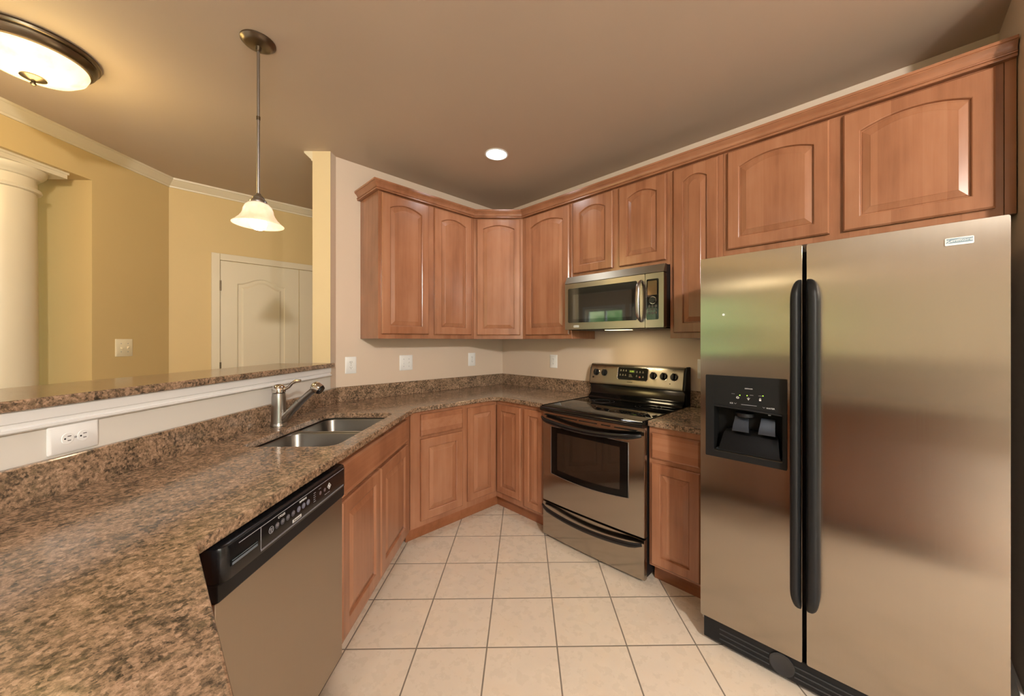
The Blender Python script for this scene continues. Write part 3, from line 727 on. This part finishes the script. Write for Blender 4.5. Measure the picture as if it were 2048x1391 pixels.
for x_ in (.052, .126, .528, .603, .677):
    q = MB(); r_ = .0255
    q.cyl((x_, .0, 0), (x_, -.007, 0), r_, r_*.98, 28); q.cyl((x_, -.007, 0), (x_, -.012, 0), r_*.98, r_*.85, 28)
    q.b.transform(MF_); kb = q.build('knob', BLACK, cpan, 40)
    q = MB(); q.box(x_-.0065, x_+.0065, -.026, -.011, -r_*.92, r_*.92, .0025); q.b.transform(MF_); q.build('knob_grip', BLACK, kb, 40)
    q = MB(); q.tube([(x_+.0285*math.cos(t), -.0006, .0285*math.sin(t)) for t in [2*PI*j/28 for j in range(29)]], .0009, 6); q.b.transform(MF_); q.build('knob_dial', CHROME, kb)
    q = MB()
    for dx_, dz_ in ((0, .038), (-.009, .043), (.009, .043), (-.004, .048), (.005, .050)): q.box(x_+dx_-.0022, x_+dx_+.0022, -.0006, 0, dz_-.001, dz_+.001)
    q.b.transform(MF_); q.build('dial_print', SATIN, kb)
for x_, z_, r_ in ((.028, -.040, .0075), (.652, -.048, .003)):
    q = MB(); q.cyl((x_, .001, z_), (x_, -.003, z_), r_, n=18); q.b.transform(MF_); q.build('indicator_lamp', BLACK, cpan)

# ------------------------------------------------------------------ microwave
mw = thing('microwave', 'stainless over-the-range microwave hung beneath the short wall cabinet', 'microwave', (1.146, 0, 1.434))
H_ = .395; WW = .758
MB().box(.003, WW-.002, -.360, -.003, .010, H_, .003).build('case', SATIN, mw)
q = MB(); q.rings([[(x_, y_, z_) for y_, z_ in ((-.3605, .343), (-.404, .343), (-.401, .350), (-.378, H_), (-.3605, H_))] for x_ in (0, WW)])
q.build('vent_hood', steel('brushed_steel_vent', (0, 0, 1), srgb(150, 142, 128), rough=.46, aniso=.6, streak=(3, 700, 700)), mw)
md = MB(); fprism(md, rrect(.0, .6365, .004, .340, .006), -.402, -.3605); md = md.build('door', ST_H, mw, bevel=.003)
q = MB(); fprism(q, rrect(.031, .583, .054, .304, .010), -.4045, -.4025); wi = q.build('window', GLASSM, md)
q = MB(); fprism(q, rrect(.075, .548, .078, .258, .004), -.4055, -.4046); gm = M('smoked_microwave_glass', .04, 0, (.018, .017, .015, 1), 1.0); gm.b.inputs['Coat Weight'].default_value = 1; gm.b.inputs['Coat Roughness'].default_value = .02; q.build('window_mesh', gm.m, wi)
P = []; Rr = []
for i in range(23):
    t_ = i/22; e_ = math.sin(min(1, min(t_, 1-t_)/.16)*PI/2)
    P.append((.612, -.408-.030*e_-.014*(1-(2*t_-1)**2), .044+.256*t_)); Rr.append(.0145*(.55+.45*e_))
MB().tube(P, Rr, 18, .8, up=(1, 0, 0)).build('handle', NICKEL, md, 60)
bd = MB(); fprism(bd, rrect(.082, .128, .020, .034, .001), -.4035, -.4022); bd = bd.build('badge', ESC, md)
text('Kenmore', .0105, SATIN, bd, 'lettering', .105, -.4036, .027)
cpn = MB(); fprism(cpn, rrect(.6395, WW, .004, .340, .006), -.402, -.3605); cpn = cpn.build('control_panel', ST_H, mw, bevel=.003)
q = MB(); fprism(q, rrect(.648, .726, .053, .304, .008), -.4040, -.4025); kp_ = q.build('keypad', GLASSK, cpn)
q = MB(); fprism(q, rrect(.657, .717, .205, .292, .004), -.4075, -.4041); q.build('display', M('mirror_display', .08, .85, srgb(150, 130, 95)).m, kp_)
kb = MB().cyl((.690, -.4041, .172), (.690, -.420, .172), .0205, .0185, 28).build('knob', BLACK, kp_, 40)
MB().cyl((.690, -.4042, .172), (.690, -.407, .172), .0235, n=28).build('knob_ring', CHROME, kp_, 40)
KG = M('keypad_print', .5, 0, srgb(92, 94, 92)).m
for i in range(3):
    for j in range(3): MB().lathe([(.0072, 0), (.0085, 0), (.0085, .0004), (.0072, .0004)], 20, mat=Matrix.Translation((.667+.021*i, -.4041, .136-.021*j)) @ FRONT).build('button', KG, kp_)
MB().box(.02, WW-.02, -.355, -.02, .0, .0095).build('underside', SATIN, mw)
MB().box(.28, .46, -.30, -.23, -.004, -.0005).build('hood_lamp', HOODL, mw)
lamp('hood_lamp_light', 'AREA', (.37, -.265, -.008), K_HOOD, (1, .80, .48), shape='RECTANGLE', size=.18, size_y=.07, parent=mw)
# plain wooden cleat seen below the microwave, against the wall
# ------------------------------------------------------------------ refrigerator
fg = thing('refrigerator', 'tall stainless side-by-side refrigerator with black handles and dispenser', 'refrigerator', (2.266, 0, 0))
FW = .861
MB().box(.006, FW-.006, -.745, -.035, .022, 1.712, .004).build('cabinet', SATIN, fg)
for x_ in (.06, FW-.06):
    for y_ in (-.70, -.1): MB().cyl((x_, y_, 0), (x_, y_, .022), .02, n=14).build('foot', SATIN, fg)
q = MB(); fprism(q, rrect(.0, .372, .128, 1.722, .006), -.832, -.750, [rrect(.052, .316, .878, 1.185, .006)]); dl_ = q.build('freezer_door', ST_R, fg, bevel=.005)
q = MB(); fprism(q, rrect(.386, FW, .128, 1.722, .006), -.832, -.750); df = q.build('fridge_door', ST_R, fg, bevel=.005)
def fh(x0, x1, inner_left, z0=.338, z1=1.588):
    """full-length handle: straight inner edge, rounded outer edge and ends"""
    n = 60; R = []
    for i in range(n+1):
        t = .5-.5*math.cos(PI*i/n); z = z0+(z1-z0)*t; d = min(z-z0, z1-z); e_ = min(1, max(0, d/.085)); e_ = math.sqrt(max(0, 1-(1-e_)**2))
        wd = (x1-x0)*(.25+.75*e_); dp = .010+.040*min(1, d/.05)**.6
        if not inner_left: a, b = x1-wd, x1
        else: a, b = x0, x0+wd
        yb_ = -.8325; yf_ = yb_-dp; c = wd*.3
        R.append([(a, yb_, z), (a, yf_+dp*.35, z), (a+c*.5, yf_+dp*.08, z), (a+c, yf_, z), (b-c, yf_, z), (b-c*.5, yf_+dp*.08, z), (b, yf_+dp*.35, z), (b, yb_, z)])
    return MB().rings(R)
fh(.338, .370, False).build('handle', SATIN, dl_, 50)
fh(.388, .428, True).build('handle', SATIN, df, 50)
# dispenser
q = MB(); fprism(q, rrect(.024, .325, .850, 1.206, .004), -.8375, -.8325, [rrect(.058, .310, .876, 1.176, .004)]); dz_ = q.build('dispenser', SATIN, dl_, bevel=.002)
q = MB(); fprism(q, [(.058, 1.076), (.31, 1.064), (.31, 1.176), (.058, 1.176)], -.836, -.8335); dp_ = q.build('dispenser_panel', SATIN, dz_)
MB().tube([(.058, -.840, 1.074), (.184, -.842, 1.070), (.31, -.840, 1.062)], .0035, 8).build('panel_lip', SATIN, dz_)
q = MB()   # hollow recess
q.box(.058, .310, -.770, -.765, .878, 1.180); q.box(.053, .058, -.8315, -.765, .879, 1.18); q.box(.310, .315, -.8315, -.765, .879, 1.18); q.box(.058, .310, -.8315, -.770, .8785, .884)
q.box(.058, .310, -.832, -.770, 1.176, 1.18)
q.build('recess', DARK, dz_)
q = MB(); q.rings([[(.075, -.8305, .886), (.30, -.8305, .886), (.30, -.772, .886), (.075, -.772, .886)], [(.088, -.800, .955), (.29, -.800, .955), (.29, -.772, .955), (.088, -.772, .955)], [(.10, -.785, .975), (.28, -.785, .975), (.28, -.772, .975), (.10, -.772, .975)]]).build('drip_cradle', M('cradle_black', .3, 0, (.003, .003, .0035, 1), .15).m, dz_, 40)
q = MB()
for j in range(6): q.box(.066, .302, -.829+.004*j, -.8275+.004*j, .8843, .8875)
q.build('drip_tray', M('drip_tray_grey', .2, .3, srgb(60, 66, 72)).m, dz_)
PAD = M('dispenser_paddle', .25, .1, srgb(34, 40, 50)).m
for x_, wd in ((.158, .064), (.254, .060)):
    q = MB(); q.rings([[(x_-wd*.40, -.795, 1.035), (x_+wd*.40, -.795, 1.035), (x_+wd*.40, -.789, 1.037), (x_-wd*.40, -.789, 1.037)], [(x_-wd*.47, -.818, .990), (x_+wd*.47, -.818, .990), (x_+wd*.47, -.812, .988), (x_-wd*.47, -.812, .988)], [(x_-wd*.5, -.824, .972), (x_+wd*.5, -.824, .972), (x_+wd*.5, -.817, .970), (x_-wd*.5, -.817, .970)]])
    q.build('paddle', PAD, dz_, 30)
MB().lathe([(.036, 1.05), (.034, 1.036), (.028, 1.032)], 28, (.17, -.80, 0), True, True).build('ice_chute', SATIN, dz_, 40)
MB().cyl((.262, -.812, 1.052), (.262, -.812, 1.064), .005, n=12).build('water_nozzle', GREY, dz_)
yv = -.8362
text('DISPENSER', .006, LGREY, dp_, 'lettering', .193, yv, 1.157)
text('ICE', .0085, LGREY, dp_, 'lettering', .128, yv, 1.091); text('WATER', .0085, LGREY, dp_, 'lettering', .270, yv, 1.0845)
q = MB()
for x_, z_ in ((.143, 1.091), (.247, 1.086)):
    q.tube([(x_-.004, yv, z_+.002), (x_, yv, z_-.002), (x_+.004, yv, z_+.002)], .0007, 6)
q.box(.165, .222, yv-.0003, yv+.001, 1.0885, 1.0900)
for x_ in (.128, .197, .228): q.box(x_, x_+.013, yv-.0003, yv+.001, 1.131, 1.1322)
q.build('panel_print', GREY, dp_)
for i, x_ in enumerate((.152, .192, .234)):
    q = MB()
    if i == 0: q.tube([(x_+.005*math.cos(a), yv, 1.117+.004*math.sin(a)) for a in [PI*.3+1.6*PI*j/10 for j in range(11)]], .001, 6); q.box(x_-.001, x_+.006, yv-.0003, yv+.001, 1.1165, 1.118)
    elif i == 1: q.tube([(x_-.005, yv, 1.119), (x_, yv, 1.110), (x_+.005, yv, 1.119)], .0008, 6); q.box(x_-.001, x_+.001, yv-.0003, yv+.001, 1.110, 1.121)
    else: q.box(x_-.0035, x_+.0035, yv-.0003, yv+.001, 1.111, 1.1175); q.tube([(x_+.0025*math.cos(PI*j/6), yv, 1.118+.004*math.sin(PI*j/6)) for j in range(7)], .0008, 6)
    q.build('icon', LGREY, dp_)
for x_, z_ in ((.160, 1.1275), (.187, 1.1285), (.244, 1.133)): MB().cyl((x_, yv+.001, z_), (x_, yv-.0008, z_), .0021, n=12).build('indicator_light', GREEN, dp_)
q = MB(); fprism(q, rrect(.734, .793, 1.6515, 1.6745, .003), -.8345, -.8325); bd = q.build('badge', ESC, df)
q = MB(); fprism(q, rrect(.7365, .7905, 1.6575, 1.6720, .001), -.8349, -.8346); b2 = q.build('badge_field', BLUEG, bd)
text('Kenmore', .0145, ESC, b2, 'lettering', .7635, -.8350, 1.6650, scale=(1.0, .8))
q = MB(); q.tube([(.738, -.8349, 1.658), (.752, -.8349, 1.666), (.775, -.8349, 1.6705), (.789, -.8349, 1.671)], .0006, 6); q.build('badge_swoosh', ESC, bd)
MB().cyl((.096, -.8325, 1.469), (.096, -.834, 1.469), .005, n=16).build('plug', ESC, dl_)
q = MB(); q.box(.008, FW-.008, -.815, -.746, .024, .122, .004); gr = q.build('base_grille', SATIN, fg)
q = MB()
for z_ in (.045, .066, .087):
    q.box(.075, .262, -.8185, -.814, z_, z_+.004, .001, 1); q.box(.345, FW-.02, -.8185, -.814, z_, z_+.004, .001, 1)
q.build('grille_louvre', M('grille_grey', .35, 0, (.03, .031, .033, 1)).m, gr)
q = MB(); q.lathe([(.040, 0), (.043, .003), (.043, .0055), (.036, .006), (.030, .002)], 32, mat=Matrix.Translation((.305, -.8145, .073)) @ FRONT); q.build('filter_cap', M('filter_grey', .3, 0, (.02, .021, .023, 1)).m, gr, 40)
MB().cyl((.012, -.800, .100), (.012, -.800, .124), .012, n=16).build('hinge', NICKEL, gr)
q = MB(); q.box(.012, .06, -.80, -.72, 1.7125, 1.730, .004); q.box(FW-.10, FW-.012, -.80, -.72, 1.7125, 1.730, .004); q.build('hinge_cover', SATIN, fg)

# ------------------------------------------------------------------ outlets and switches
def plate(name, label, cat, loc, rotz, wd, ht, kind, mat=WHITE, horiz=False, group=None):
    t = thing(name, label, cat, loc, rotz, group)
    def o(d, y): return [(x_, y, z_) for x_, z_ in rrect(-wd/2+d, wd/2-d, -ht/2+d, ht/2-d, .004, 3)]
    MB().rings([o(0, -.0005), o(0, -.003), o(.005, -.0065)]).build('plate', mat, t, 30)
    if kind == 'outlet':
        R_ = Matrix.Rotation(PI/2, 4, 'Y') if horiz else Matrix.Identity(4)
        for sgn in (1, -1):
            q = MB(); cz = .0195*sgn
            o2 = [(x_, z_+cz) for x_, z_ in rrect(-.0165, .0165, -.0142, .0142, .0135, 5)]
            fprism(q, o2, -.0082, -.0062); q.b.transform(R_); rc = q.build('receptacle', mat, t, bevel=.001)
            q = MB(); q.box(-.0072, -.0052, -.0086, -.0078, cz-.001, cz+.008); q.box(.0052, .0072, -.0086, -.0078, cz-.001, cz+.007); q.cyl((0, -.0078, cz-.007), (0, -.0086, cz-.007), .0024, n=12)
            q.b.transform(R_); q.build('slot', DARK, rc)
        MB().cyl((0, -.006, 0), (0, -.0078, 0), .003, n=12).build('screw', GREY, t)
    else:
        for k_ in range(2):
            x_ = -.023+.046*k_
            MB().box(x_-.005, x_+.005, -.0075, -.006, -.012, .012).build('toggle_slot', mat, t)
            up = 1 if k_ else -1
            q = MB(); q.rings([[(x_-.0042, -.0072, -.006), (x_+.0042, -.0072, -.006), (x_+.0042, -.0072, .006), (x_-.0042, -.0072, .006)], [(x_-.0036, -.018, .004*up), (x_+.0036, -.018, .004*up), (x_+.0036, -.018, .010*up), (x_-.0036, -.018, .010*up)]]); q.build('toggle', mat, t)
            q = MB()
            for z_ in (.030, -.030): q.cyl((x_, -.006, z_), (x_, -.0072, z_), .003, n=12)
            q.build('screw', GREY, t)
    return t
plate('wall_outlet', 'white outlet on the left wall nearest the bar end', 'outlet', (.0005, -1.515, 1.175), 90, .080, .125, 'outlet')
plate('light_switch', 'white double light switch under the two-door wall cabinet', 'switch', (.0005, -1.074, 1.175), 90, .115, .125, 'switch')
plate('wall_outlet', 'white outlet on the left wall nearest the room corner', 'outlet', (.0005, -.398, 1.178), 90, .082, .125, 'outlet')
plate('wall_outlet', 'white outlet on the wall left of the stove', 'outlet', (.697, -.0005, 1.170), 0, .086, .119, 'outlet')
plate('wall_outlet', 'white plate half hidden by the refrigerator, right of the stove', 'outlet', (2.000, -.0005, 1.168), 0, .080, .130, 'outlet')
x_, y_ = pw(1.561, .0005)
plate('wall_outlet', 'large white outlet lying sideways on the half wall under the bar', 'outlet', (x_, y_, 1.0670), 135, .126, .084, 'outlet', horiz=True)
x_, y_ = pw(-.048, ND+.0005)
plate('light_switch', 'ivory double switch on the tan dining room wall', 'switch', (x_, y_, 1.306), 135, .117, .127, 'switch', IVORY)

# ------------------------------------------------------------------ lamps
pd = thing('pendant_lamp', 'lit pendant lamp with bell glass shade hanging over the bar', 'lamp', (.854, -2.222, 0))
MB().lathe([(.066, ZC-.0005), (.066, ZC-.006), (.060, ZC-.010), (.056, ZC-.016), (.046, ZC-.020), (.012, ZC-.026), (.010, ZC-.045)], 40).build('canopy', BRONZE, pd, 35)
MB().cyl((0, 0, 2.005), (0, 0, ZC-.0455), .0062, n=16).build('rod', NICKEL, pd, 60)
MB().cyl((0, 0, 2.34), (0, 0, 2.355), .0078, n=16).build('rod_coupler', BRONZE, pd, 60)
MB().lathe([(.009, 2.012), (.012, 2.004), (.020, 1.998), (.024, 1.992), (.025, 1.986), (.030, 1.982), (.033, 1.975), (.033, 1.969)], 36).build('cap', NICKEL, pd, 35)
shp = [(.028, 1.9685), (.040, 1.964), (.050, 1.953), (.056, 1.938), (.0575, 1.926), (.062, 1.914), (.072, 1.898), (.085, 1.884), (.094, 1.876), (.097, 1.873)]
q = MB().lathe(shp+[(r_-.0035, z_-.0005) for r_, z_ in reversed(shp)], 48, cap0=False, cap1=False).build('shade', SHADE, pd, 60)
MB().lathe([(.002, 1.848), (.016, 1.851), (.028, 1.862), (.033, 1.878), (.031, 1.893), (.022, 1.912), (.014, 1.928), (.013, 1.955)], 28).build('bulb', BULB, pd, 60)
lamp('pendant_light', 'POINT', (0, 0, 1.70), K_PENDANT, (1, .78, .50), shadow_soft_size=.03, parent=pd)

fl = thing('ceiling_lamp', 'lit flush ceiling lamp with glass bowl at the upper left', 'lamp', (.085, -2.925, 0))
MB().lathe([(.200, ZC-.0005), (.205, ZC-.010), (.202, ZC-.018), (.193, ZC-.022), (.195, ZC-.028), (.186, ZC-.046), (.176, ZC-.052), (.176, ZC-.058), (.166, ZC-.060)], 56).build('ring', BRONZE, fl, 35)
MB().lathe([(.165, ZC-.056), (.168, ZC-.066), (.158, ZC-.090), (.130, ZC-.114), (.085, ZC-.132), (.030, ZC-.140)], 56, cap0=False).build('glass_bowl', BOWL, fl, 60)
MB().lathe([(.038, ZC-.1395), (.040, ZC-.144), (.024, ZC-.152), (.007, ZC-.157), (.007, ZC-.163), (.010, ZC-.168), (.008, ZC-.174), (.002, ZC-.177)], 32).build('finial', BRONZE, fl, 35)
lamp('ceiling_lamp_light', 'POINT', (0, 0, ZC-.32), K_FLUSH, (1, .72, .28), shadow_soft_size=.12, parent=fl)

def downlight(x_, y_, label, k):
    cn = thing('recessed_light', label, 'lamp', (x_, y_, 0), 0, 'recessed downlights in the ceiling')
    MB().lathe([(.082, ZC-.0005), (.084, ZC-.004), (.078, ZC-.007), (.072, ZC-.005), (.072, ZC-.0006)], 40, cap0=False, cap1=False).build('trim_ring', WTRIM, cn, 40)
    MB().lathe([(.0715, ZC-.0008), (.0715, ZC-.0035), (.05, ZC-.006)], 40).build('lens', CANL, cn, 40)
    lamp('recessed_light_beam', 'SPOT', (0, 0, ZC-.02), k, (.95, .97, 1), spot_size=math.radians(150), spot_blend=.8, shadow_soft_size=.07, parent=cn)
downlight(.866, -.833, 'small round recessed downlight in the ceiling in front of the corner cabinets, lit white', K_CAN)
downlight(2.1, -2.95, 'added unseen fill downlight in the ceiling over the end of the peninsula', K_ADDED_CAN)  # extra lamp added out of view to brighten the kitchen
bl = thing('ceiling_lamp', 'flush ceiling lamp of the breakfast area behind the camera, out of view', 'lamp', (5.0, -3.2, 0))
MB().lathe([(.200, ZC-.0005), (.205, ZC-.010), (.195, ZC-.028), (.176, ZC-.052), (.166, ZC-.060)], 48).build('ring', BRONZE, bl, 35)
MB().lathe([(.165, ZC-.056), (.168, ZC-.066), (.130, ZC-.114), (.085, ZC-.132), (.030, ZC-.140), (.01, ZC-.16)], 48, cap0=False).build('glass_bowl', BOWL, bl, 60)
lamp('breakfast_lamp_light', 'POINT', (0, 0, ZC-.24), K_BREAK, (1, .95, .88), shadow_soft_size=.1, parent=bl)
hl = thing('pendant_lamp', 'added unseen bowl lamp far behind the camera, reflected in the refrigerator', 'lamp', (1.5, -5.8, 0))  # added so its reflection draws a bright band on the refrigerator doors
MB().lathe([(.066, ZC-.0005), (.060, ZC-.012), (.02, ZC-.026)], 32).build('canopy', BRONZE, hl, 35)
MB().cyl((0, 0, 2.33), (0, 0, ZC-.0262), .008, n=12).build('rod', NICKEL, hl, 60)
MB().lathe([(.21, 2.30), (.20, 2.26), (.16, 2.22), (.09, 2.19), (.03, 2.18)], 40, cap0=False).build('glass_bowl', FARB, hl, 60)
MB().lathe([(.03, 2.33), (.205, 2.3005), (.213, 2.3002), (.213, 2.290)], 40, cap1=False).build('ring', BRONZE, hl, 35)
